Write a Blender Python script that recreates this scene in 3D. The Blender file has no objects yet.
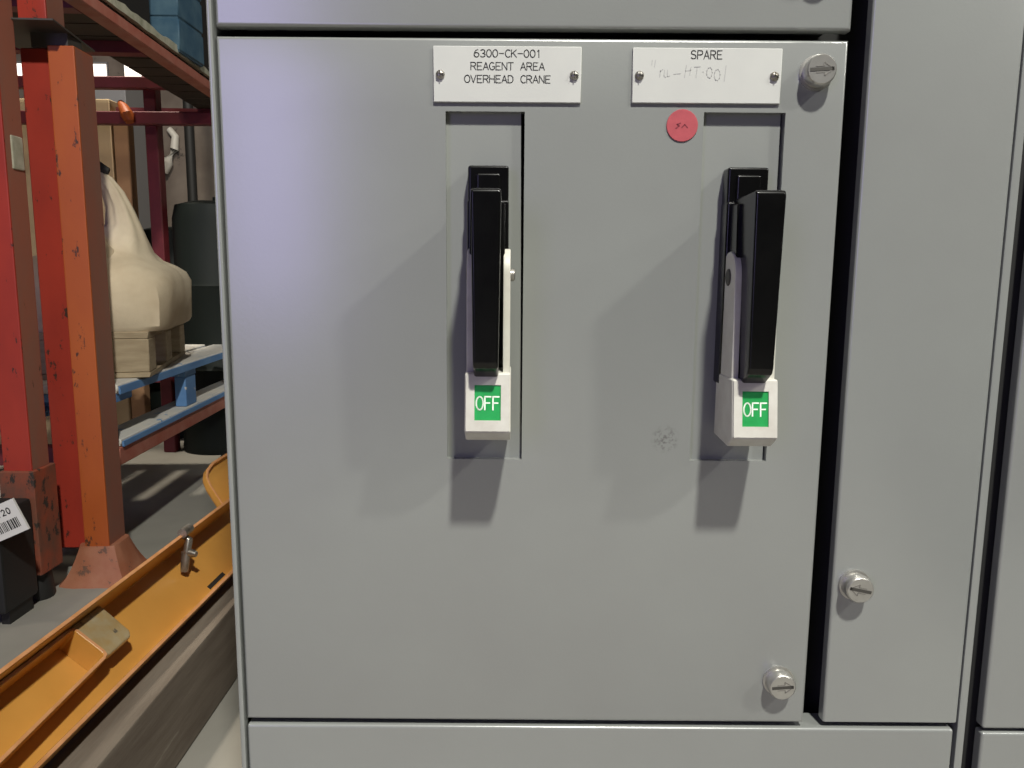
import bpy, bmesh, math, random
from mathutils import Vector, Matrix
random.seed(7)
SC = bpy.context.scene
COL = SC.collection
R = math.radians

# ------------------------------------------------------------------ camera
CAM_H, CAM_D, FPX = .85, .52, 769.0
TILT, ROLL = R(8.3), R(.42)
fw = Vector((0, math.cos(TILT), -math.sin(TILT)))
r0 = Vector((1, 0, 0)); u0 = Vector((0, math.sin(TILT), math.cos(TILT)))
rt = r0*math.cos(ROLL) + u0*math.sin(ROLL)
up = u0*math.cos(ROLL) - r0*math.sin(ROLL)
cam = bpy.data.cameras.new('camera')
cam.sensor_fit = 'HORIZONTAL'; cam.sensor_width = 36; cam.lens = 36*FPX/1024
cam.clip_start = .02; cam.clip_end = 60
camo = bpy.data.objects.new('camera', cam); COL.objects.link(camo)
m = Matrix((rt, up, -fw)).transposed().to_4x4()
m.translation = Vector((0, -CAM_D, CAM_H))
camo.matrix_world = m
SC.camera = camo

# ------------------------------------------------------------------ world, lamps, exposure
w = bpy.data.worlds.new('World'); SC.world = w; w.use_nodes = True
bg = w.node_tree.nodes['Background']
bg.inputs[0].default_value = (.93, .95, 1, 1); bg.inputs[1].default_value = .012
SC.view_settings.view_transform = 'Standard'
SC.view_settings.look = 'None'
SC.view_settings.gamma = 1
SC.view_settings.exposure = 0
SC.view_settings.use_curve_mapping = False

def area(name, loc, target, sx, sy, power, col, shape='RECTANGLE'):
    l = bpy.data.lights.new(name, 'AREA'); l.shape = shape; l.size = sx
    if shape in ('RECTANGLE', 'ELLIPSE'): l.size_y = sy
    l.energy = power; l.color = col
    o = bpy.data.objects.new(name, l); COL.objects.link(o)
    o.location = loc
    o.rotation_euler = (Vector(target)-Vector(loc)).to_track_quat('-Z', 'Y').to_euler()
    return o
# the row of high-bay lamps above the aisle, behind the photographer
area('bay_lamp_near', (.56, -2.0, 3.95), (0, 0, .8), .20, .20, 205, (1, .985, .90), 'DISK')
area('bay_lamp_middle', (3.49, -2.14, 3.95), (.1, 0, .8), .26, .26, 82, (1, .985, .91), 'DISK')
area('bay_lamp_far', (6.4, -2.67, 3.95), (.1, 0, .8), .45, .45, 45, (1, .985, .92), 'DISK')
# unseen fill lights, added to brighten the racking, cartons and floor on the left
area('rack_fill', (-2.3, .45, 4.1), (-.9, 1.0, 0), .35, .35, 16, (1, .88, .70), 'DISK')
area('rack_fill_deep', (-1.9, 2.75, 4.3), (-1.5, 2.6, 0), .35, .35, 135, (1, .90, .74), 'DISK')
# bluish daylight from the open bay door, behind and to the left
area('bay_door_daylight', (-2.5, -4.6, 1.85), (-.2, 0, .95), 1.15, 2.7, 42, (.53, .46, 1.0))

# ------------------------------------------------------------------ materials
def mat(name, base, rough=.5, metal=0, var=None, vscale=8, chips=None, chip_scale=20, chip_at=.62,
        bump=0, bscale=200, spec=.5, stretch=(1, 1, 1), emit=0, coat=0, spot=None):
    M = bpy.data.materials.new(name); M.use_nodes = True
    N, L = M.node_tree.nodes, M.node_tree.links
    b = N['Principled BSDF']
    b.inputs['Base Color'].default_value = (*base, 1)
    b.inputs['Roughness'].default_value = rough
    b.inputs['Metallic'].default_value = metal
    b.inputs['Specular IOR Level'].default_value = spec
    b.inputs['Coat Weight'].default_value = coat; b.inputs['Coat Roughness'].default_value = .24
    if emit:
        b.inputs['Emission Color'].default_value = (*base, 1); b.inputs['Emission Strength'].default_value = emit
    tc = N.new('ShaderNodeTexCoord'); mp = N.new('ShaderNodeMapping')
    mp.inputs['Scale'].default_value = stretch
    L.new(tc.outputs['Object'], mp.inputs['Vector'])
    col = None
    def noise(s, d=4, ro=.6):
        n = N.new('ShaderNodeTexNoise'); n.inputs['Scale'].default_value = s
        n.inputs['Detail'].default_value = d; n.inputs['Roughness'].default_value = ro
        L.new(mp.outputs[0], n.inputs['Vector']); return n
    def mix(fac, a, c):
        x = N.new('ShaderNodeMix'); x.data_type = 'RGBA'
        L.new(fac, x.inputs[0])
        if isinstance(a, tuple): x.inputs[6].default_value = (*a, 1)
        else: L.new(a, x.inputs[6])
        x.inputs[7].default_value = (*c, 1)
        return x.outputs[2]
    def ramp(src, lo, hi):
        r = N.new('ShaderNodeMapRange'); r.inputs[1].default_value = lo; r.inputs[2].default_value = hi
        L.new(src, r.inputs[0]); return r.outputs[0]
    if var:
        n = noise(vscale); col = mix(ramp(n.outputs[0], .35, .68), base, var)
    if chips:
        n = noise(chip_scale, 6, .7)
        col = mix(ramp(n.outputs[0], chip_at, chip_at+.04), col or base, chips)
    if spot:
        (px, pz, rad, c) = spot
        sx = N.new('ShaderNodeVectorMath'); sx.operation = 'DISTANCE'
        L.new(tc.outputs['Object'], sx.inputs[0]); sx.inputs[1].default_value = (px, 0, pz)
        fall = ramp(sx.outputs['Value'], rad, rad*.4)
        n = noise(330, 3, .6); k = ramp(n.outputs[0], .47, .62)
        mu = N.new('ShaderNodeMath'); mu.operation = 'MULTIPLY'
        L.new(fall, mu.inputs[0]); L.new(k, mu.inputs[1])
        col = mix(mu.outputs[0], col or base, c)
    if col is not None: L.new(col, b.inputs['Base Color'])
    if bump:
        n = noise(bscale, 3)
        bm = N.new('ShaderNodeBump'); bm.inputs['Strength'].default_value = bump
        bm.inputs['Distance'].default_value = .002
        L.new(n.outputs[0], bm.inputs['Height']); L.new(bm.outputs[0], b.inputs['Normal'])
    return M

GREY = (.248, .260, .247)
MT = dict(
    panel=mat('grey_cabinet_paint', GREY, .27, spec=1.0, coat=.8, var=(.232, .240, .230), vscale=6, chips=(.17, .17, .165), chip_scale=95, chip_at=.765, bump=.035, bscale=420),
    door=mat('grey_door_paint', GREY, .27, spec=1.0, coat=.8, var=(.232, .240, .230), vscale=6, chips=(.16, .16, .155), chip_scale=95, chip_at=.765, bump=.035, bscale=420, spot=(.106, .7365, .0105, (.13, .13, .125))),
    plate=mat('grey_recess_paint', (.235, .245, .232), .42, bump=.03, bscale=400),
    dark=mat('dark_interior', (.012, .012, .011), .8),
    black=mat('black_plastic', (.0025, .0025, .0026), .22, var=(.004, .004, .004), vscale=60, spec=.4),
    white=mat('white_plastic', (.62, .61, .55), .45, var=(.54, .52, .46), vscale=70, chips=(.22, .19, .15), chip_scale=150, chip_at=.71),
    green=mat('green_indicator', (.012, .29, .065), .45, var=(.02, .36, .09), vscale=90),
    letter_white=mat('white_print', (.85, .93, .82), .5),
    nameplate=mat('engraving_plate', (.545, .55, .52), .4, var=(.515, .52, .495), vscale=30),
    ink=mat('engraved_ink', (.02, .02, .02), .6),
    pencil=mat('faint_pencil', (.40, .40, .39), .6),
    red=mat('red_sticker', (.43, .07, .085), .6, var=(.36, .055, .07), vscale=120),
    redink=mat('dark_red_ink', (.16, .012, .025), .6),
    nickel=mat('brushed_nickel', (.52, .51, .48), .33, .75, var=(.44, .43, .40), vscale=80),
    slot=mat('dark_slot', (.07, .066, .058), .55, .3),
    mark=mat('engraved_arrow', (.24, .23, .21), .5, .5),
    steel=mat('steel', (.42, .41, .39), .38, .85, var=(.25, .22, .18), vscale=60),
    orange=mat('orange_rack_paint', (.43, .10, .018), .5, var=(.36, .072, .016), vscale=5, chips=(.07, .03, .018), chip_scale=34, chip_at=.605, bump=.1, bscale=40, stretch=(1, 1, .45)),
    redpaint=mat('red_rack_paint', (.36, .034, .018), .5, var=(.27, .026, .016), vscale=6, chips=(.04, .02, .015), chip_scale=34, chip_at=.605, bump=.1, bscale=40, stretch=(1, 1, .5)),
    maroon=mat('maroon_paint', (.17, .02, .028), .5, var=(.12, .016, .02), vscale=9),
    rust=mat('rusted_steel', (.13, .06, .038), .8, var=(.30, .06, .026), vscale=16, chips=(.035, .026, .02), chip_scale=22, chip_at=.55, bump=.3, bscale=60, stretch=(1, 1, .6)),
    dust_shade_side=mat('dusty_shaded_paint', (.25, .12, .085), .6, var=(.33, .10, .06), vscale=6, chips=(.06, .035, .025), chip_scale=24, chip_at=.66, stretch=(1, 1, .4)),  # dull brown: dust plus shade painted into the posts' side faces
    footpaint=mat('worn_orange_foot', (.36, .15, .085), .65, var=(.30, .095, .045), vscale=12, chips=(.14, .07, .045), chip_scale=22, chip_at=.6, bump=.3, bscale=50),
    dusty=mat('dusty_red_beam', (.38, .15, .11), .6, var=(.32, .085, .055), vscale=14),
    yellow=mat('yellow_paint', (.58, .285, .06), .38, var=(.52, .25, .05), vscale=7, chips=(.20, .10, .04), chip_scale=45, chip_at=.70),
    edge=mat('worn_yellow_edge', (.62, .30, .14), .5, var=(.50, .22, .08), vscale=30),
    scuff=mat('scuffed_yellow_steel', (.44, .28, .10), .35, .3, var=(.46, .38, .24), vscale=22, chips=(.14, .12, .09), chip_scale=30, chip_at=.62),
    blue=mat('blue_pallet_paint', (.085, .20, .42), .6, var=(.13, .27, .50), vscale=12, chips=(.62, .58, .52), chip_scale=16, chip_at=.66, stretch=(1, .35, 1)),
    bluedust=mat('dusty_blue_board', (.62, .58, .51), .7, var=(.50, .50, .49), vscale=9, chips=(.12, .25, .45), chip_scale=14, chip_at=.62),
    crate=mat('blue_crate_paint', (.028, .08, .135), .6, var=(.065, .13, .18), vscale=16),
    wood=mat('pale_wood', (.40, .32, .21), .75, var=(.28, .215, .135), vscale=9, bump=.2, bscale=40, stretch=(1, 1, 5)),
    timber=mat('old_grey_timber', (.20, .165, .13), .8, var=(.135, .105, .08), vscale=11, chips=(.26, .23, .19), chip_scale=9, chip_at=.66, bump=.3, bscale=40, stretch=(4, .4, 4)),
    plank=mat('dark_plank', (.04, .024, .015), .8, var=(.028, .018, .011), vscale=9),
    palewood=mat('dusty_pale_wood', (.44, .42, .33), .85, var=(.28, .28, .20), vscale=25, bump=.5, bscale=60),
    bag=mat('cream_woven_bag', (.70, .60, .44), .85, var=(.52, .42, .29), vscale=5, bump=.25, bscale=230),
    baghem=mat('black_tie', (.02, .018, .016), .7),
    card=mat('cardboard', (.52, .39, .23), .8, var=(.45, .33, .19), vscale=5),
    card2=mat('brown_cardboard', (.40, .23, .12), .8, var=(.34, .19, .10), vscale=5),
    greymetal=mat('grey_sheet_metal', (.22, .22, .23), .4, .3),
    drum=mat('dark_green_drum', (.009, .013, .011), .6, spec=.25),
    rubber=mat('black_rubber', (.012, .012, .012), .6),
    floor=mat('concrete', (.31, .295, .26), .75, var=(.24, .23, .20), vscale=2.2, chips=(.16, .15, .13), chip_scale=30, chip_at=.74, bump=.12, bscale=60),
    wall=mat('stained_wall', (.125, .10, .085), .85, var=(.21, .175, .15), vscale=2.4, chips=(.055, .045, .04), chip_scale=3.5, chip_at=.6),
    paper=mat('white_paper', (.70, .69, .67), .6),
    glass=mat('bright_window_pane', (1, .9, .8), .4, emit=1.6),
    hose=mat('white_hose', (.62, .60, .55), .5),
)

# ------------------------------------------------------------------ mesh helpers
OFF = {}
class MB:
    def __init__(s): s.v = []; s.f = []; s.m = []; s.cur = 0
    def poly(s, pts, faces):
        o = len(s.v); s.v += [tuple(p) for p in pts]
        for f in faces: s.f.append([i+o for i in f]); s.m.append(s.cur)
        return s
    def box(s, x0, x1, y0, y1, z0, z1):
        return s.poly([(x, y, z) for x in (x0, x1) for y in (y0, y1) for z in (z0, z1)],
                      [(0, 1, 3, 2), (4, 6, 7, 5), (0, 4, 5, 1), (2, 3, 7, 6), (0, 2, 6, 4), (1, 5, 7, 3)])
    def prism(s, pts, axis, a, b):
        def mk(p, t):
            if axis == 'x': return (t, p[0], p[1])
            if axis == 'y': return (p[0], t, p[1])
            return (p[0], p[1], t)
        n = len(pts); V = [mk(p, a) for p in pts]+[mk(p, b) for p in pts]
        F = [list(range(n))[::-1], [n+i for i in range(n)]]
        F += [[i, (i+1) % n, n+(i+1) % n, n+i] for i in range(n)]
        return s.poly(V, F)
    def loft(s, rings, cap=True):
        n = len(rings[0]); V = [p for r in rings for p in r]; F = []
        for k in range(len(rings)-1):
            for i in range(n):
                F.append([k*n+i, k*n+(i+1) % n, (k+1)*n+(i+1) % n, (k+1)*n+i])
        if cap: F.append(list(range(n))[::-1]); F.append([(len(rings)-1)*n+i for i in range(n)])
        return s.poly(V, F)
    def rod(s, pts, rad, n=10):
        rings = []; pts = [Vector(p) for p in pts]
        if not hasattr(rad, '__len__'): rad = [rad]*len(pts)
        for i, p in enumerate(pts):
            d = (pts[min(i+1, len(pts)-1)]-pts[max(i-1, 0)]).normalized()
            a = d.cross(Vector((0, 0, 1)) if abs(d.z) < .9 else Vector((1, 0, 0))).normalized(); b = d.cross(a)
            rings.append([p+(a*math.cos(2*math.pi*k/n)+b*math.sin(2*math.pi*k/n))*rad[i] for k in range(n)])
        return s.loft(rings)
    def lathe(s, c, prof, axis='y', n=40):
        # prof: list of (radius, t) along axis
        rings = []
        for r_, t in prof:
            ring = []
            for k in range(n):
                a = 2*math.pi*k/n; ca, sa = r_*math.cos(a), r_*math.sin(a)
                ring.append((c[0]+ca, c[1]+t, c[2]+sa) if axis == 'y' else (c[0]+ca, c[1]+sa, c[2]+t) if axis == 'z' else (c[0]+t, c[1]+ca, c[2]+sa))
            rings.append(ring)
        return s.loft(rings)
    def build(s, name, mats, parent=None, bevel=0, seg=2, smooth=True, ang=30, world=True):
        if not isinstance(mats, (list, tuple)): mats = [mats]
        me = bpy.data.meshes.new(name)
        off = OFF.get(parent.name, Vector()) if parent is not None and world else Vector()
        me.from_pydata([Vector(p)-off for p in s.v], [], s.f)
        for k in mats: me.materials.append(MT[k])
        for p, mi in zip(me.polygons, s.m): p.material_index = mi
        bm = bmesh.new(); bm.from_mesh(me)
        bmesh.ops.recalc_face_normals(bm, faces=bm.faces)
        if bevel:
            es = [e for e in bm.edges if len(e.link_faces) == 2 and e.calc_face_angle(0) > R(ang)]
            bmesh.ops.bevel(bm, geom=es, offset=bevel, offset_type='OFFSET', segments=seg, profile=.5, affect='EDGES', clamp_overlap=True)
        bm.to_mesh(me); bm.free()
        if smooth:
            for p in me.polygons: p.use_smooth = True
            try: me.set_sharp_from_angle(angle=R(38))
            except Exception: pass
        o = bpy.data.objects.new(name, me); COL.objects.link(o)
        if bevel and smooth:
            wn = o.modifiers.new('weighted', 'WEIGHTED_NORMAL'); wn.keep_sharp = True
        if parent is not None: o.parent = parent; OFF[o.name] = off
        return o

def thing(name, label, cat, loc=(0, 0, 0), rot=(0, 0, 0), group=None, kind=None):
    o = bpy.data.objects.new(name, None); COL.objects.link(o)
    o.location = loc; o.rotation_euler = rot; o.empty_display_size = .05
    OFF[o.name] = Vector(loc) if rot == (0, 0, 0) else Vector()
    return tag(o, label, cat, group, kind)
def tag(o, label, cat, group=None, kind=None):
    if label: o['label'] = label
    if cat: o['category'] = cat
    if group: o['group'] = group
    if kind: o['kind'] = kind
    return o
def structure(o, label=None):
    o['kind'] = 'structure'
    if label: o['label'] = label
    return o

# single-stroke engraving letters on a unit-high box: (width, polylines)
def arc(cx, cy, rx, ry, a0, a1, n=10):
    return [(cx+rx*math.cos(R(a0+(a1-a0)*i/n)), cy+ry*math.sin(R(a0+(a1-a0)*i/n))) for i in range(n+1)]
GL = {
 '0': [arc(.3, .5, .3, .5, 0, 360, 20)],
 'O': [arc(.33, .5, .33, .5, 0, 360, 20)],
 '1': [[(.15, .8), (.32, 1), (.32, 0)]],
 '2': [arc(.3, .7, .28, .3, 160, -40, 8)+[(.02, 0), (.6, 0)]],
 '3': [arc(.28, .75, .27, .25, 150, -90, 9)+arc(.28, .25, .3, .25, 90, -150, 9)],
 '6': [arc(.3, .3, .3, .3, 0, 360, 16), [(.0, .3), (.06, .62), (.22, .88), (.45, 1)]],
 '-': [[(.05, .5), (.6, .5)]],
 'C': [arc(.34, .5, .34, .5, 50, 310, 14)],
 'K': [[(0, 0), (0, 1)], [(.6, 1), (0, .42)], [(.2, .6), (.62, 0)]],
 'R': [[(0, 0), (0, 1), (.35, 1)]+arc(.35, .75, .25, .25, 90, -90, 8)+[(0, .5)], [(.32, .5), (.62, 0)]],
 'P': [[(0, 0), (0, 1), (.35, 1)]+arc(.35, .74, .26, .26, 90, -90, 8)+[(0, .48)]],
 'E': [[(.56, 0), (0, 0), (0, 1), (.56, 1)], [(0, .52), (.46, .52)]],
 'A': [[(0, 0), (.32, 1), (.64, 0)], [(.11, .34), (.53, .34)]],
 'G': [arc(.34, .5, .34, .5, 50, 330, 14)+[(.64, .45), (.4, .45)]],
 'N': [[(0, 0), (0, 1), (.6, 0), (.6, 1)]],
 'T': [[(0, 1), (.64, 1)], [(.32, 1), (.32, 0)]],
 'V': [[(0, 1), (.32, 0), (.64, 1)]],
 'H': [[(0, 0), (0, 1)], [(.6, 0), (.6, 1)], [(0, .52), (.6, .52)]],
 'D': [[(0, 0), (0, 1), (.25, 1)]+arc(.25, .5, .37, .5, 90, -90, 10)+[(0, 0)]],
 'S': [arc(.3, .76, .28, .24, 30, 270, 9)+arc(.3, .26, .3, .26, 90, -150, 9)],
 'F': [[(0, 0), (0, 1), (.56, 1)], [(0, .52), (.46, .52)]],
}
def strokes(mb, lines, th, f):
    """ribbons of width th; f maps (u,v) to 3-D"""
    for ln in lines:
        for (a, b) in zip(ln[:-1], ln[1:]):
            d = Vector((b[0]-a[0], b[1]-a[1]))
            if d.length < 1e-9: continue
            d.normalize(); n = Vector((-d.y, d.x))*th/2; e = d*th*.35
            a2 = Vector(a)-e; b2 = Vector(b)+e
            mb.poly([f(*(a2+n)), f(*(a2-n)), f(*(b2-n)), f(*(b2+n))], [(0, 1, 2, 3)])
def text(mb, s, cx, cz, pitch, h, th, f, wid=None):
    wid = wid or pitch*1.05
    x = cx-pitch*len(s)/2+pitch*.5
    for ch in s:
        if ch in GL:
            ww = max(p[0] for l in GL[ch] for p in l) if ch not in '1-' else .64
            strokes(mb, [[(x+(p[0]-ww/2)*wid, cz+(p[1]-.5)*h) for p in l] for l in GL[ch]], th, f)
        x += pitch

# ------------------------------------------------------------------ the room
structure(MB().box(-4.5, 1.6, -5.5, 6.2, -.12, 0).build('floor', 'floor'), 'stained grey concrete floor')
structure(MB().box(-4.5, 1.6, 6.0, 6.2, 0, 4.5).build('wall_back', 'wall'), 'dark stained wall far behind the racking')

# ------------------------------------------------------------------ grey cabinet
cab = thing('electrical_cabinet', 'grey steel switchgear section that carries the two handled unit doors', 'cabinet', (.07, 0, 0))
MB().box(-.1968, -.1932, -.0015, .5, 0, 2.25).build('side_panel', 'panel', cab, .0012)
MB().box(.3292, .3352, .003, .5, 0, 2.25).build('side_panel', 'panel', cab, .0012)
MB().box(-.1930, .3290, .04, .06, 0, 2.25).build('interior', 'dark', cab)
MB().box(-.1930, .3290, .48, .5, 0, 2.25).build('back_panel', 'panel', cab)
MB().box(-.1930, .3290, .0, .5, 2.23, 2.25).build('roof_panel', 'panel', cab)
pr = [(.3275, .009), (.3275, .0035), (.3268, .0018), (.3250, .001)]+[(.2312-.0022*math.sin(R(a)), .0032-.0022*math.cos(R(a))) for a in range(0, 91, 10)]+[(.2290, .009)]
wd = MB().prism(pr, 'z', .5262, 2.2).build('wireway_door', 'panel', cab)
wd['label'] = 'tall narrow plain grey door beside the handles'
lc = MB().box(-.1920, .3250, 0, .022, .25, .5213).build('lower_cover', 'panel', cab, .0022, 3)
MB().box(-.1920, .3250, .004, .022, .02, .245).build('plinth_cover', 'panel', cab, .0022, 3)
MB().box(-.1920, .2150, 0, .022, 1.482, 2.2).build('upper_cover', 'panel', cab, .0022, 3)

def latch(x, z, ang, parent, rad=.0098, h=.0105, y0=0.):
    mb = MB()
    mb.lathe((x, y0, z), [(.0, .001), (rad*1.12, .001), (rad*1.12, -.0012), (rad*.93, -.0014), (rad*.93, -.004), (rad, -.0042), (rad, -h+.0018), (rad*.96, -h+.0007), (rad*.88, -h), (.0001, -h)], 'y', 44)
    mb.cur = 1
    c, s = math.cos(ang), math.sin(ang); yy = y0-h-.00025
    f = lambda u, v: (x+u*c-v*s, yy, z+u*s+v*c)
    L = rad*.78
    def bar(a, b, t):
        d = Vector((b[0]-a[0], b[1]-a[1])).normalized(); n = Vector((-d.y, d.x))*t/2
        P = [Vector(a)+n, Vector(a)-n, Vector(b)-n, Vector(b)+n]
        q = [f(*p) for p in P]; mb.poly(q+[(p[0], yy+.0006, p[2]) for p in q], [(0, 1, 2, 3), (4, 5, 6, 7), (0, 1, 5, 4), (1, 2, 6, 5), (2, 3, 7, 6), (3, 0, 4, 7)])
    bar((-L, 0), (L, 0), rad*.22)
    mb.cur = 2
    for sg in (1, -1):
        bar((L*.95, sg*rad*.02), (L*.2, sg*rad*.42), rad*.07)
        bar((L*.2, sg*rad*.42), (L*.2, sg*rad*.2), rad*.07)
        bar((L*.2, sg*rad*.2), (-L*.5, sg*rad*.2), rad*.05)
    return mb.build('latch_knob', ['nickel', 'slot', 'mark'], parent)
latch(.2440, .6320, math.pi-.2, wd)

nb = thing('electrical_cabinet', 'next grey switchgear section at the right edge, past the narrow door', 'cabinet', (.55, 0, 0))
MB().box(.3470, .80, .002, .012, .5205, 2.25).build('door', 'panel', nb, .0022, 3)
MB().box(.3470, .80, .002, .012, .02, .5175).build('lower_cover', 'panel', nb, .0022, 3)
MB().box(.3400, .80, .016, .49, 0, 2.25).build('enclosure', 'dark', nb)  # near-black colour paints in the shadow of the gap between sections

# ---- the units
def door_mesh(x0, x1, z0, z1, holes, t=.009):
    xs = sorted({x0, x1, *[h[0] for h in holes], *[h[1] for h in holes]})
    zs = sorted({z0, z1, *[h[2] for h in holes], *[h[3] for h in holes]})
    bm = bmesh.new(); V = {}
    def gv(x, z):
        if (x, z) not in V: V[(x, z)] = bm.verts.new((x, 0, z))
        return V[(x, z)]
    for a, b in zip(xs[:-1], xs[1:]):
        for c, d in zip(zs[:-1], zs[1:]):
            if any(h[0] <= a and b <= h[1] and h[2] <= c and d <= h[3] for h in holes): continue
            bm.faces.new([gv(a, c), gv(b, c), gv(b, d), gv(a, d)])
    ret = bmesh.ops.extrude_face_region(bm, geom=list(bm.faces))
    bmesh.ops.translate(bm, verts=[e for e in ret['geom'] if isinstance(e, bmesh.types.BMVert)], vec=(0, t, 0))
    bmesh.ops.recalc_face_normals(bm, faces=bm.faces)
    def on(v): return abs(v.co.x-x0) < 1e-6 or abs(v.co.x-x1) < 1e-6 or abs(v.co.z-z0) < 1e-6 or abs(v.co.z-z1) < 1e-6
    es = [e for e in bm.edges if len(e.link_faces) == 2 and e.calc_face_angle(0) > .5 and all(abs(v.co.y) < 1e-6 for v in e.verts)]
    outer = [e for e in es if all(on(v) for v in e.verts)]; inner = [e for e in es if e not in outer]
    bmesh.ops.bevel(bm, geom=outer, offset=.0022, segments=4, profile=.5, affect='EDGES')
    return bm
def make_door(name, parent, *a, **k):
    bm = door_mesh(*a, **k); me = bpy.data.meshes.new(name)
    bmesh.ops.translate(bm, verts=bm.verts, vec=-OFF[parent.name])
    bm.to_mesh(me); bm.free(); me.materials.append(MT['door'])
    for p in me.polygons: p.use_smooth = p.normal.y > -.9995
    me.set_sharp_from_angle(angle=R(38))
    o = bpy.data.objects.new(name, me); COL.objects.link(o); o.parent = parent; OFF[o.name] = OFF[parent.name]
    return o

U = thing('motor_control_unit', 'grey unit door with two black switch handles and two nameplates', 'control unit', (0, 0, 0))
HOLES = [(-.0445, .0070, .7213, .9530), (.1235, .1765, .7213, .9535)]
make_door('door', U, -.1917, .2146, .5257, .9985, HOLES)
MB().box(-.185, .208, .02, .035, .53, .99).build('unit_chassis', 'dark', U)
# recess plates, right edge running slightly askew
MB().prism([(-.0452, .7205), (.0064, .7205), (.0046, .9540), (-.0452, .9540)], 'y', .0052, .0085).build('recess_plate', 'plate', U)
MB().prism([(.1228, .7205), (.1757, .7205), (.1751, .9545), (.1228, .9545)], 'y', .0052, .0085).build('recess_plate', 'plate', U)

def nameplate(x0, x1, z0, z1, draw, label, sz, faint=None):
    p = MB().box(x0, x1, -.0018, 0, z0, z1).build('nameplate', 'nameplate', U, .0004, 1); p['label'] = label
    f = lambda u, v: (u, -.00192, v)
    mb = MB(); draw(mb, f); mb.build('lettering', 'ink', p, smooth=False)
    if faint:
        mb = MB(); faint(mb, f); mb.build('pencil_writing', 'pencil', p, smooth=False)
    for sx in (x0+.0045, x1-.0045):
        s = MB().lathe((sx, -.0018, sz), [(.0001, .0005), (.0029, .0005), (.0029, -.0006), (.0023, -.0017), (.0012, -.0022), (.0001, -.0023)], 'y', 20)
        s.cur = 1; s.box(sx-.0022, sx+.0022, -.00425, -.0038, sz-.0003, sz+.0003)
        s.box(sx-.0003, sx+.0003, -.00425, -.0038, sz-.0022, sz+.0022)
        s.build('screw', ['steel', 'slot'], p)
PX = .000645
def plate1(mb, f):
    for s, cz in (('6300-CK-001', .9884), ('REAGENT AREA', .9806), ('OVERHEAD CRANE', .9727)):
        text(mb, s, -.0043, cz, PX*6.2, .0045, .00058, f, .0052)
def plate2(mb, f): text(mb, 'SPARE', .1232, .9885, PX*6.5, .0050, .00062, f, .0052)
def pencil(mb, f):
    seqs = [[[(.0885, .985), (.0882, .982)], [(.0905, .985), (.0900, .981)]],
            [[(.094, .979), (.0935, .9745)], [(.0938, .978), (.0955, .9795)]],
            [[(.0965, .979), (.0963, .9755), (.0975, .9745)], [(.0985, .979), (.0985, .975), (.1, .9755)]],
            [[(.1025, .9765), (.107, .9770)]],
            [[(.1105, .982), (.1095, .9745)], [(.1135, .981), (.1128, .976)], [(.110, .9785), (.1135, .979)]],
            [[(.1155, .981), (.1195, .9812)], [(.1175, .981), (.117, .9745)]], [[(.121, .978), (.1218, .978)]],
            [[(.1255+.0018*math.cos(a*.7), .9775+.0033*math.sin(a*.7)) for a in range(10)]],
            [[(.1305+.0019*math.cos(a*.7), .9762+.0035*math.sin(a*.7)) for a in range(10)]],
            [[(.136, .982), (.1352, .9725)]]]
    for q in seqs: strokes(mb, q, .00045, f)
nameplate(-.0521, .0431, .9583, .9929, plate1, 'white engraved plate reading 6300-CK-001 REAGENT AREA OVERHEAD CRANE', .9752)
nameplate(.0760, .1718, .9586, .9927, plate2, 'white engraved plate reading SPARE with faint pencil writing', .9755, pencil)
# red round sticker
st = MB().lathe((.1095, 0, .9450), [(.0001, .0), (.0102, .0), (.0102, -.0006), (.0100, -.0008), (.0001, -.0008)], 'y', 40).build('round_sticker', 'red', U)
st['label'] = 'red round sticker with small dark pen marks'
mb = MB(); f = lambda u, v: (.1095+u, -.00092, .9450+v)
strokes(mb, [[(-.0012, .0014), (-.0035, .0006), (-.0020, -.0003), (-.0040, -.0018)], [(-.0002, -.0013), (.0016, .0006), (.0034, -.0014)]], .0006, f)
mb.build('pen_mark', 'redink', st, smooth=False)
latch(.1945, .9782, .06, U)
latch(.1940, .5590, .08, U)

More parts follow.
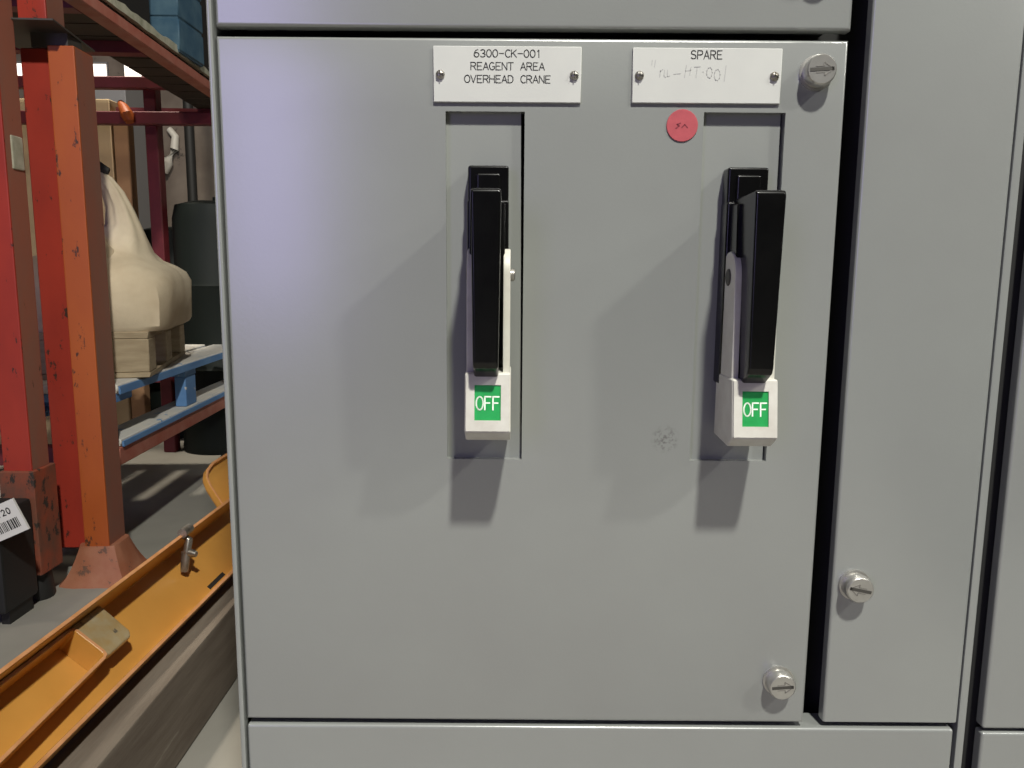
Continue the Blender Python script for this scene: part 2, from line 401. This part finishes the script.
def handle(cx, label, dz=0.):
    b = MB()
    b.box(cx-.0136, cx+.0134, -.0110, .0055, .7760, .8960)
    b.box(cx-.0132, cx+.0132, -.0085, .0055, .8930, .9180)
    b.box(cx-.0080, cx+.0080, -.0105, -.0070, .8960, .9130)
    h = b.build('switch_handle', 'black', U, .0022, 3); h['label'] = label
    # black grip between the arms
    g = MB()
    g.prism([(-.0090, .8975), (-.0545, .8990), (-.0560, .8960), (-.0545, .7955+dz), (-.0530, .7915+dz), (-.0360, .7812+dz), (-.0100, .7880+dz)], 'x', cx-.0091, cx+.0091)
    g.v = [(cx+(x-cx)*(.85 if z < .81 else 1), y, z) for x, y, z in g.v]
    g.build('grip', 'black', h, .0016, 3)
    g = MB()
    g.prism([(-.0080, .8935), (-.0260, .8935), (-.0300, .8400), (-.0300, .8320), (-.0080, .8320)], 'x', cx-.0112, cx+.0112)
    g.build('grip_rib', 'black', h, .0008, 1)
    # white arms with rounded top
    cx += .0011
    for sg in (-1, 1):
        prof = [(-.0185+.0150*math.cos(R(a)), .8495+dz*.2+.0150*math.sin(R(a))) for a in range(180, -1, -18)]
        prof += [(-.0030, .7800+dz), (-.0360, .7800+dz)]
        MB().prism(prof, 'x', cx+sg*.0092, cx+sg*.0138).build('lever_arm', 'white', h, .0008, 2)
        c = (cx+sg*.0138, -.0190, .8480+dz*.2)
        bt = MB(); bt.lathe(c, [(.0001, 0), (.0054, 0), (.0054, sg*.0006), (.0044, sg*.0010), (.0001, sg*.0010)] if sg < 0 else [(.0001, 0), (.0040, 0), (.0040, sg*.0022), (.0030, sg*.0030), (.0001, sg*.0030)], 'x', 20)
        bt.build('pivot_bolt', 'slot' if sg < 0 else 'steel', h, smooth=False)
    # the white indicator block, its front leaning out towards the bottom
    q = MB()
    q.prism([(-.0405, .7868+dz), (-.0460, .7498+dz), (-.0350, .7425+dz), (-.0020, .7440+dz), (-.0020, .7868+dz)], 'x', cx-.0145, cx+.0145)
    q.build('indicator_block', 'white', h, .0013, 3)
    A = Vector((0, -.0405, .7868+dz)); Bv = Vector((0, -.0460, .7498+dz)); d = (Bv-A); Ln = d.length; d.normalize()
    n = Vector((0, d.z, -d.y))                        # outward
    if n.y > 0: n = -n
    F = lambda u, v, k: Vector((cx+u, 0, 0))+A+d*(Ln/2-v)+n*k
    fr = MB()
    def bar(u0, u1, v0, v1):
        P = [F(u, v, k) for u in (u0, u1) for v in (v0, v1) for k in (-.0004, .0010)]
        fr.poly(P, [(0, 1, 3, 2), (4, 6, 7, 5), (0, 4, 5, 1), (2, 3, 7, 6), (0, 2, 6, 4), (1, 5, 7, 3)])
    bar(-.0137, -.0083, -.0178, .0178); bar(.0083, .0137, -.0178, .0178)
    bar(-.0083, .0083, .0112, .0178); bar(-.0083, .0083, -.0178, -.0110)
    fr.build('indicator_frame', 'white', h)
    gl = MB()
    P = [F(u, v, .0003) for u, v in ((-.0085, -.0114), (.0085, -.0114), (.0085, .0116), (-.0085, .0116))]
    gl.poly(P+[p-n*.0008 for p in P], [(0, 1, 2, 3), (4, 5, 6, 7), (0, 1, 5, 4), (1, 2, 6, 5), (2, 3, 7, 6), (3, 0, 4, 7)])
    gl.cur = 1
    text(gl, 'OFF', .0001, -.0002, .0051, .0082, .00092, lambda u, v: F(u, v, .00042), .0066)
    o = gl.build('off_label', ['green', 'letter_white'], h, smooth=False); o['label'] = 'green label reading OFF'
    return h
handle(-.0163, 'black and white switch handle under the reagent area crane plate')
handle(.1520, 'black and white switch handle under the SPARE plate', -.0028)

U2 = thing('motor_control_unit', 'grey unit door cut off by the top of the picture', 'control unit', (0, 0, 1.0))
make_door('door', U2, -.1915, .2156, 1.0046, 1.476, [])
MB().box(-.185, .208, .02, .035, 1.01, 1.47).build('unit_chassis', 'dark', U2)
latch(.1915, 1.0440, .06, U2)
latch(.1915, 1.4400, .06, U2)

# ------------------------------------------------------------------ racking on the left
RZ = R(3.05); RO = (-1.1, 1.545, 0)
def flared_foot(cx, cy, z0, h, a, b, n=32):
    """hollow bell foot, square-ish with fluted flare: half-width b at the top, a at the rim"""
    rings = []
    def ring(hw, z, fl):
        pts = []
        for k in range(n):
            t = 2*math.pi*k/n
            c, s_ = math.cos(t), math.sin(t); q = (abs(c)**5+abs(s_)**5)**(-1/5)
            r_ = hw*q*(1+fl*math.cos(t*16+.7*math.sin(t*3)))
            pts.append((cx+r_*c, cy+r_*s_, z))
        return pts
    for i in range(7):
        u = i/6; rings.append(ring(a+(b-a)*u**.6, z0+h*u, .055*(1-u)*min(1, u*4+.2)))
    inner = [ring(a-.006, z0, .018)]+[ring(a-.006+(b-a)*u**.6, z0+h*.85*u, 0) for u in (.3, .6, .9)]
    mb = MB(); mb.loft(inner[::-1]+rings, cap=False)
    k = len(mb.v)-n; mb.f.append([k+i for i in range(n)]); mb.m.append(0)
    mb.f.append(list(range(n))); mb.m.append(0)
    return mb
def side_shaded_box(x0, x1, y0, y1, z0, z1):
    mb = MB().box(x0, x1, y0, y1, z0, z1); mb.m[1] = 1; return mb  # right-hand face gets the browner material with its shade painted in
rk = thing('stacking_rack', 'orange steel stacking rack standing on the floor, with flared foot', 'rack', RO, (0, 0, RZ))
side_shaded_box(-.066, 0, -.05, .05, .085, 1.40).build('post', ['orange', 'dust_shade_side'], rk, .004, 2)
MB().box(-.148, -.070, -.02, .05, .085, 1.40).build('post', 'redpaint', rk, .003, 1)
flared_foot(-.035, 0, 0, .10, .100, .052).build('foot', 'footpaint', rk)
MB().box(-.04, 0, .05, 1.75, .300, .352).build('beam', 'dusty', rk, .003, 1)
MB().box(-1.14, -1.10, .05, 1.75, .300, .352).build('beam', 'maroon', rk, .003, 1)
for ly in (.06, 1.70): MB().box(-1.10, -.04, ly, ly+.05, .300, .350).build('cross_beam', 'maroon', rk)
MB().box(-.066, 0, 1.70, 1.80, 0, 1.40).build('post', 'orange', rk, .004, 2)

rk1 = thing('stacking_rack', 'red and brown rack post on a rusted stub, at the left edge', 'rack', (-1.235, 1.44, 0))
side_shaded_box(-1.272, -1.200, 1.352, 1.428, .345, 2.2).build('post', ['redpaint', 'dust_shade_side'], rk1, .004, 2)
MB().prism([(-1.280, 1.344), (-1.192, 1.344), (-1.192, 1.440), (-1.280, 1.440)], 'z', .075, .348).build('post_sleeve', 'rust', rk1, .004, 2)
MB().lathe((-1.232, 1.392, 0), [(.0001, 0), (.034, 0), (.036, .02), (.030, .075), (.0001, .075)], 'z', 20).build('foot', 'rubber', rk1)
MB().box(-1.205, -1.196, 1.376, 1.420, 1.085, 1.165).build('wrapping_tape', 'palewood', rk1, .004, 2)
MB().box(-2.3, -1.28, 1.42, 1.46, .50, .56).build('beam', 'redpaint', rk1)

rk2 = thing('stacking_rack', 'upper red rack stacked on top of the orange post', 'rack', (-1.155, 1.545, 1.40), (0, 0, RZ))
mb = MB(); g = []
for i in range(9):
    u = i/8; ly = -.125+.25*u
    g.append([(-.17, ly, .037-.004*u), (.045-.02*u, ly, .037-.006*u), (.045-.02*u, ly, .041-.006*u), (-.17, ly, .041-.004*u)])
mb.loft(g).build('base_plate', 'slot', rk2)
MB().box(-.06, .03, -.03, .04, .0, .037).build('socket', 'slot', rk2)
side_shaded_box(-.080, -.010, -.045, .045, .041, .95).build('post', ['redpaint', 'dust_shade_side'], rk2, .004, 2)
MB().box(-.05, 0, .045, 1.75, .160, .197).build('beam', 'dusty', rk2, .004, 1)
MB().box(-1.15, -1.10, .045, 1.75, .160, .197).build('beam', 'maroon', rk2, .004, 1)
for ly in (.18, .62, 1.70): MB().box(-1.10, -.05, ly, ly+.05, .160, .196).build('cross_beam', 'maroon', rk2)
for i in range(13):
    MB().box(-1.16 if i < 5 else -.24, -.012+random.uniform(-.008, .0), .06+i*.13, .06+i*.13+.12, .197, .215+random.uniform(0, .003)).build('plank', 'plank', rk2)
lip = MB()
rings = []
for i in range(40):
    ly = .06+i*.042; z = .232+random.uniform(-.004, .007); wv = random.uniform(-.004, .004)
    rings.append([(-.045+wv, ly, .2135), (-.002+wv, ly, .2135), (-.002+wv, ly, z+.004), (-.030+wv, ly, z+.012)])
lip.loft(rings).build('edge_board', 'palewood', rk2)

# blue pallet on the lower beams
bp = thing('pallet', 'blue painted pallet lying on the lower red rack beam', 'pallet', (-1.1, 1.545, .352), (0, 0, RZ))
for lx in (-.10, -.55, -1.0):
    MB().box(lx, lx+.10, .06, 1.26, 0, .022).build('bottom_board', 'bluedust' if lx == -.10 else 'blue', bp, .003, 1)
for lx in (-.045, -.55, -1.0):
    for ly in (.06, .585, 1.16): MB().box(lx if ly > .1 else lx-.12, lx+(.04 if lx > -.1 else .1)-(0 if ly > .1 else .12), ly, ly+(.10 if ly > .1 else .06), .022, .128).build('block', 'blue', bp, .006, 2)
for ly in (.06, .585, 1.16): MB().box(-1.0, -.005, ly, ly+.10, .128, .150).build('stringer', 'blue', bp)
for lx, w_ in ((-.13, .13), (-.29, .13), (-.45, .13), (-.61, .13), (-.77, .13), (-1.0, .13)):
    MB().box(lx, lx+w_, .06, 1.26, .150, .178).build('top_board', 'bluedust', bp, .004, 1)
front = MB().box(.0005, .006, .065, 1.255, .150, .172).build('edge_strip', 'blue', bp)

MB().box(.0005, .006, .065, 1.255, .0, .015).build('edge_strip', 'blue', bp)

# small wooden pallet with the bags
WR = R(14.5)
wp = thing('pallet', 'small bare wooden pallet on the blue pallet, under the cream bag', 'pallet', (-1.075, 1.745, .531), (0, 0, WR))
for lx in (-.60, -.34, -.10):
    MB().box(lx, lx+.10, 0, .66, 0, .016).build('bottom_board', 'wood', wp, .002, 1)
for lx in (-.60, -.34, -.10):
    for ly, l_ in ((0, .10), (.28, .10), (.56, .10)): MB().box(lx, lx+.10, ly, ly+l_, .016, .116).build('block', 'wood', wp, .003, 1)
for ly in (0, .135, .27, .405, .53): MB().box(-.60, 0, ly, ly+.13, .116, .136).build('top_board', 'wood', wp, .002, 1)

def sack(name, label, base, rot, rings_def, n=48, mats=('bag',), noise=.012, fold=0):
    t = thing(name, label, 'bag', base, (0, 0, rot))
    rings = []
    for (cx, cy, z, a, b, p) in rings_def:
        ring = []
        for k in range(n):
            th = 2*math.pi*k/n; c, s_ = math.cos(th), math.sin(th)
            q = (abs(c)**p+abs(s_)**p)**(-1/p)
            wv = 1+fold*math.cos(th*9+z*6)*min(1, max(0, (z-.12)*4))+noise*math.sin(th*5+z*21)+noise*.6*math.sin(th*11-z*33)
            ring.append((cx+a*q*c*wv, cy+b*q*s_*wv, z))
        rings.append(ring)
    MB().loft(rings).build('bag_body', 'bag', t)
    return t
bg1 = sack('bulk_bag', 'cream bulk bag with tied leaning neck on the small wooden pallet', (-1.375, 1.985, .667), WR, [
    (0, 0, 0, .270, .300, 9), (0, 0, .015, .280, .310, 9), (.002, 0, .09, .286, .318, 8), (.003, 0, .145, .284, .316, 6), (.004, 0, .175, .272, .303, 4.5),
    (.012, -.008, .195, .240, .27, 3.6), (.03, -.02, .212, .19, .22, 3), (.080, -.04, .238, .125, .14, 2.5), (.118, -.06, .275, .078, .085, 2.2),
    (.134, -.075, .32, .050, .054, 2), (.130, -.09, .37, .038, .040, 2), (.116, -.105, .42, .031, .033, 2), (.096, -.12, .46, .024, .025, 2), (.085, -.13, .475, .014, .015, 2)], fold=.07)
lobe = []
for i in range(9):
    a = R(-90+i*22.5*.98); rr_ = max(.02, math.cos(a))
    lobe.append([(.045+.105*rr_*math.cos(2*math.pi*k/28), -.17+.10*rr_*math.sin(2*math.pi*k/28)*(1+.05*math.sin(6*math.pi*k/14)), .003+max(0, .127+.165*math.sin(a))) for k in range(28)])
MB().loft(lobe).build('bag_fold', 'bag', bg1)
tx, ty, tz = .085, -.132, .478
tie = MB(); tie.rod([(tx-.03, ty-.005, tz), (tx, ty, tz+.010), (tx+.03, ty, tz-.002)], [.012, .022, .010], 8)
tie.rod([(tx-.004, ty-.005, tz), (tx-.022, ty-.01, tz+.030), (tx-.037, ty-.015, tz+.040)], [.012, .016, .004], 8)
tie.rod([(tx+.003, ty-.005, tz), (tx-.022, ty-.03, tz-.03), (tx-.032, ty-.035, tz-.045)], [.010, .014, .006], 8).build('tie', 'baghem', bg1)
bg2 = sack('bulk_bag', 'slumped cream bag half hidden behind the orange post', (-1.64, 2.00, .637), WR, [
    (0, -.1, .0, .10, .14, 5), (.0, -.1, .02, .12, .16, 5), (0, -.1, .16, .12, .16, 4), (0, -.1, .23, .115, .15, 3), (0, -.1, .29, .085, .11, 2.4), (0, -.1, .34, .04, .05, 2)], fold=.02)
bg2.location = (-1.90, 1.96, .53)

# things on the upper deck
uz = 1.619
cr = thing('crate', 'blue painted crate on the upper rack deck', 'crate', (-1.30, 2.36, uz))
for i in range(3):
    MB().box(-1.40, -1.190, 2.36, 2.58, uz+.004+i*.115, uz+.110+i*.115).build('board', 'crate', cr, .004, 1)
MB().box(-1.395, -1.195, 2.365, 2.575, uz, uz+.345).build('crate_body', 'crate', cr)
tt = thing('tote_box', 'black tote box on the upper deck beside the blue crate', 'box', (-1.4, 1.98, uz))
MB().box(-1.75, -1.215, 1.78, 2.20, uz, uz+.40).build('body', 'rubber', tt, .012, 2)
MB().box(-1.76, -1.205, 1.77, 2.21, uz+.38, uz+.42).build('rim', 'rubber', tt, .006, 1)
tt2 = thing('tote_box', 'black tote box at the far end of the upper deck', 'box', (-1.4, 2.75, uz))
MB().box(-1.42, -1.25, 2.66, 2.95, uz, uz+.42).build('body', 'rubber', tt2, .012, 2)
MB().box(-1.43, -1.24, 2.65, 2.96, uz+.40, uz+.44).build('rim', 'rubber', tt2, .006, 1)

# black box with barcode label at the left edge
bx = thing('storage_box', 'black box at the left edge with a white barcode label', 'box', (-1.22, 1.27, 0))
MB().box(-1.42, -1.196, 1.205, 1.335, 0.035, .285).build('body', 'rubber', bx, .008, 2)
for sx in (-1.40, -1.225):
    MB().box(sx, sx+.02, 1.23, 1.32, 0, .036).build('foot', 'rubber', bx)
lab = MB()
LA = R(24); lc_ = Vector((-1.184, 1.2, .268))
f = lambda u, v, k=0: (lc_.x+u*math.cos(LA)-v*math.sin(LA), lc_.y-k, lc_.z+u*math.sin(LA)+v*math.cos(LA))
P = [f(u, v) for u, v in ((-.06, -.042), (.05, -.042), (.05, .038), (-.06, .038))]
lab.poly(P+[(p[0], p[1]+.006, p[2]) for p in P], [(0, 1, 2, 3), (4, 5, 6, 7), (0, 1, 5, 4), (1, 2, 6, 5), (2, 3, 7, 6), (3, 0, 4, 7)])
lab.cur = 1
text(lab, 'CK120', .002, .016, .0125, .014, .0024, lambda u, v: f(u, v, .0005), .013)
u = -.045
while u < .04:
    ww = random.choice((.0016, .0026, .004))
    lab.poly([f(a, b, .0005) for a, b in ((u, -.028), (u+ww, -.028), (u+ww, -.004), (u, -.004))], [(0, 1, 2, 3)])
    u += ww+random.choice((.0018, .003))
o = lab.build('barcode_label', ['paper', 'ink'], bx, smooth=False); o['label'] = 'white barcode label with printed code'

# ------------------------------------------------------------------ yellow channel on its timber
tb = MB().box(-.79, -.572, .20, 2.4, 0, .165).build('timber_beam', 'timber', None, .006, 2)
tag(tb, 'old grey timber lying on the floor under the yellow channel', 'timber')
CH = thing('steel_channel', 'yellow steel channel with welded brackets leaning on the timber', 'steel channel', (-.735, .74, .252), (0, R(40), R(-1.5)))
WW = .130; FH = .047; T = .007
ch = MB()
HL = .078
ch.prism([(0, HL), (0, 0), (WW, 0), (WW, FH), (WW-T, FH), (WW-T, T), (T, T), (T, HL)], 'y', -.75, 1.25)
# section polygon is (x,z) swept along y
ch.build('channel_body', 'yellow', CH, .002, 2)
for x, hz_ in ((0, HL), (WW-T, FH)):
    MB().box(x+.0008, x+T-.0008, -.75, 1.25, hz_, hz_+.0008).build('worn_edge', 'edge', CH)
def strap(line, th, z0, z1):
    """bent flat bar following a plan polyline"""
    L_, R_ = [], []
    for i, p in enumerate(line):
        a = Vector(line[max(i-1, 0)]); b = Vector(line[min(i+1, len(line)-1)]); d = (b-a).normalized(); n_ = Vector((-d.y, d.x))*th/2
        L_.append(tuple(Vector(p)+n_)); R_.append(tuple(Vector(p)-n_))
    return MB().prism(L_+R_[::-1], 'z', z0, z1)
# near bracket: U-shaped strap standing on the web, open towards the camera
line = [(.011, -.62), (.011, -.112), (.013, -.105), (.019, -.1015), (.070, -.1015), (.077, -.104), (.080, -.112), (.092, -.45), (.098, -.62)]
br = strap(line, .006, T, FH+.003).build('bracket', 'yellow', CH, .0008, 1)
strap(line, .0046, FH+.003, FH+.0037).build('worn_edge', 'edge', br)
sp = MB(); sp.prism([(T, -.098), (.074, -.098), (.083, -.092), (.083, -.030), (.074, -.020), (T, -.016)], 'z', FH-.016, FH)
sp.build('scuffed_plate', 'scuff', CH, .004, 3)
# far bracket: strap looping out beyond the upper flange
line = [(-.003, .530), (-.060, .566), (-.084, .590), (-.098, .62), (-.107, .67), (-.108, .75), (-.104, 1.0)]
hb = strap(line, .007, FH-.014, FH).build('hoop_bracket', 'yellow', CH, .0008, 1)
strap(line, .0054, FH, FH+.0007).build('worn_edge', 'edge', hb)
MB().prism(line+[(0, 1.0)], 'z', FH-.018, FH-.012).build('hoop_plate', 'yellow', CH)
# bolt with wing nut, two slots in the web
bt = MB(); bt.rod([(-.004, .275, HL-.010), (.018, .270, HL-.004), (.046, .262, .030)], [.007, .008, .008], 12)
bt.rod([(.002, .255, HL+.005), (.002, .290, HL+.005)], [.010, .010], 10)
bt.rod([(.030, .268, .050), (.050, .264, .062)], [.010, .006], 10)
bt.rod([(.030, .268, .050), (.054, .260, .018)], [.010, .008], 10).build('bolt', 'steel', CH)
MB().box(.108, .117, .285, .365, T, T+.0006).build('slot_hole', 'dark', CH)

# ------------------------------------------------------------------ far background
wheel = MB(); wheel.lathe((-1.02, 2.35, .1), [(.04, -.03), (.085, -.03), (.1, -.015), (.1, .015), (.085, .03), (.04, .03)], 'y', 28)
tag(wheel.build('tyre', 'rubber'), 'black rubber wheel standing behind the yellow hoop', 'wheel')
far = thing('storage_rack', 'dark red rack in the far background', 'rack', (-1.9, 3.03, 0))
MB().box(-4.0, -1.30, 2.96, 3.00, 1.475, 1.530).build('beam', 'maroon', far, .004, 1)
MB().box(-4.0, -1.30, 2.96, 3.00, 1.625, 1.675).build('beam', 'maroon', far, .004, 1)
MB().box(-1.630, -1.575, 3.00, 3.06, 0, 2.6).build('post', 'maroon', far, .004, 1)
MB().box(-2.9, -2.84, 3.00, 3.06, 0, 2.6).build('post', 'maroon', far, .004, 1)
cb = thing('cardboard_box', 'tall pale cardboard carton behind the bag', 'box', (-2.3, 3.3, 0))
MB().box(-2.75, -1.855, 3.15, 3.25, 0, 1.62).build('carton', 'card', cb, .004, 1)
MB().box(-2.36, -2.30, 3.147, 3.15, .2, 1.62).build('packing_tape', 'card2', cb)
cb2 = MB().box(-1.850, -1.782, 3.16, 3.22, 0, 1.55).build('cardboard_box', 'card2', None, .004, 1)
tag(cb2, 'narrow brown carton standing beside the tall pale carton', 'box')
gm = thing('metal_locker', 'narrow grey metal locker behind the maroon post', 'locker', (-2.2, 4.2, 0))
MB().box(-2.66, -2.36, 4.35, 4.7, 0, 2.0).build('body', 'greymetal', gm, .004, 1)
MB().box(-2.64, -2.38, 4.343, 4.35, .08, 1.95).build('locker_door', 'greymetal', gm, .002, 1)
for i, (x, y, r_, h_, lb) in enumerate(((-1.74, 3.46, .17, 1.06, 'dark green drum behind the cream bag'), (-1.40, 3.12, .17, 1.16, 'taller dark green drum next to the grey cabinet edge'))):
    d = thing('drum', lb, 'drum', (x, y, 0), group='dark drums behind the bag')
    MB().lathe((x, y, 0), [(.0001, 0), (r_, 0), (r_*1.02, .02), (r_, .04), (r_, h_*.33), (r_*1.03, h_*.34), (r_, h_*.35), (r_, h_*.66), (r_*1.03, h_*.67), (r_, h_*.68), (r_, h_-.08), (r_*.92, h_-.02), (r_*.5, h_), (.0001, h_)], 'z', 36).build('barrel', 'drum', d)
    MB().lathe((x+.06, y-.05, h_-.005), [(.0001, 0), (.03, 0), (.03, .02), (.0001, .022)], 'z', 14).build('bung', 'drum', d)
pp = MB().rod([(-2.37, 5.3, 0), (-2.37, 5.3, 3.2)], .035, 14).build('wall_pipe', 'rubber')
tag(pp, 'black vertical pipe in front of the stained wall', 'pipe')
hs = MB().rod([(-2.81, 5.985, 1.98), (-2.76, 5.97, 1.92), (-2.77, 5.965, 1.82), (-2.83, 5.96, 1.72), (-2.87, 5.965, 1.64)], [.025, .03, .034, .046, .04], 10).build('hose_end', 'hose')
tag(hs, 'white hose end fixed to the stained back wall', 'hose')
rg = MB().rod([(-1.72, 2.98, 1.57), (-1.70, 2.965, 1.545), (-1.675, 2.945, 1.51), (-1.665, 2.94, 1.48)], [.013, .022, .028, .018], 10).build('strap', 'orange')
tag(rg, 'orange strap end hanging over the dark red beam', 'strap')
for i, x in enumerate((-4.10, -3.70, -3.43, -3.15)):
    wn = structure(MB().box(x, x+.15, 5.98, 6.0, 2.36, 2.50).build('window_%d' % (i+1), 'greymetal'), 'small bright pane high in the back wall')
    MB().box(x+.01, x+.14, 5.97, 5.985, 2.38, 2.48).build('pane', 'glass', wn)
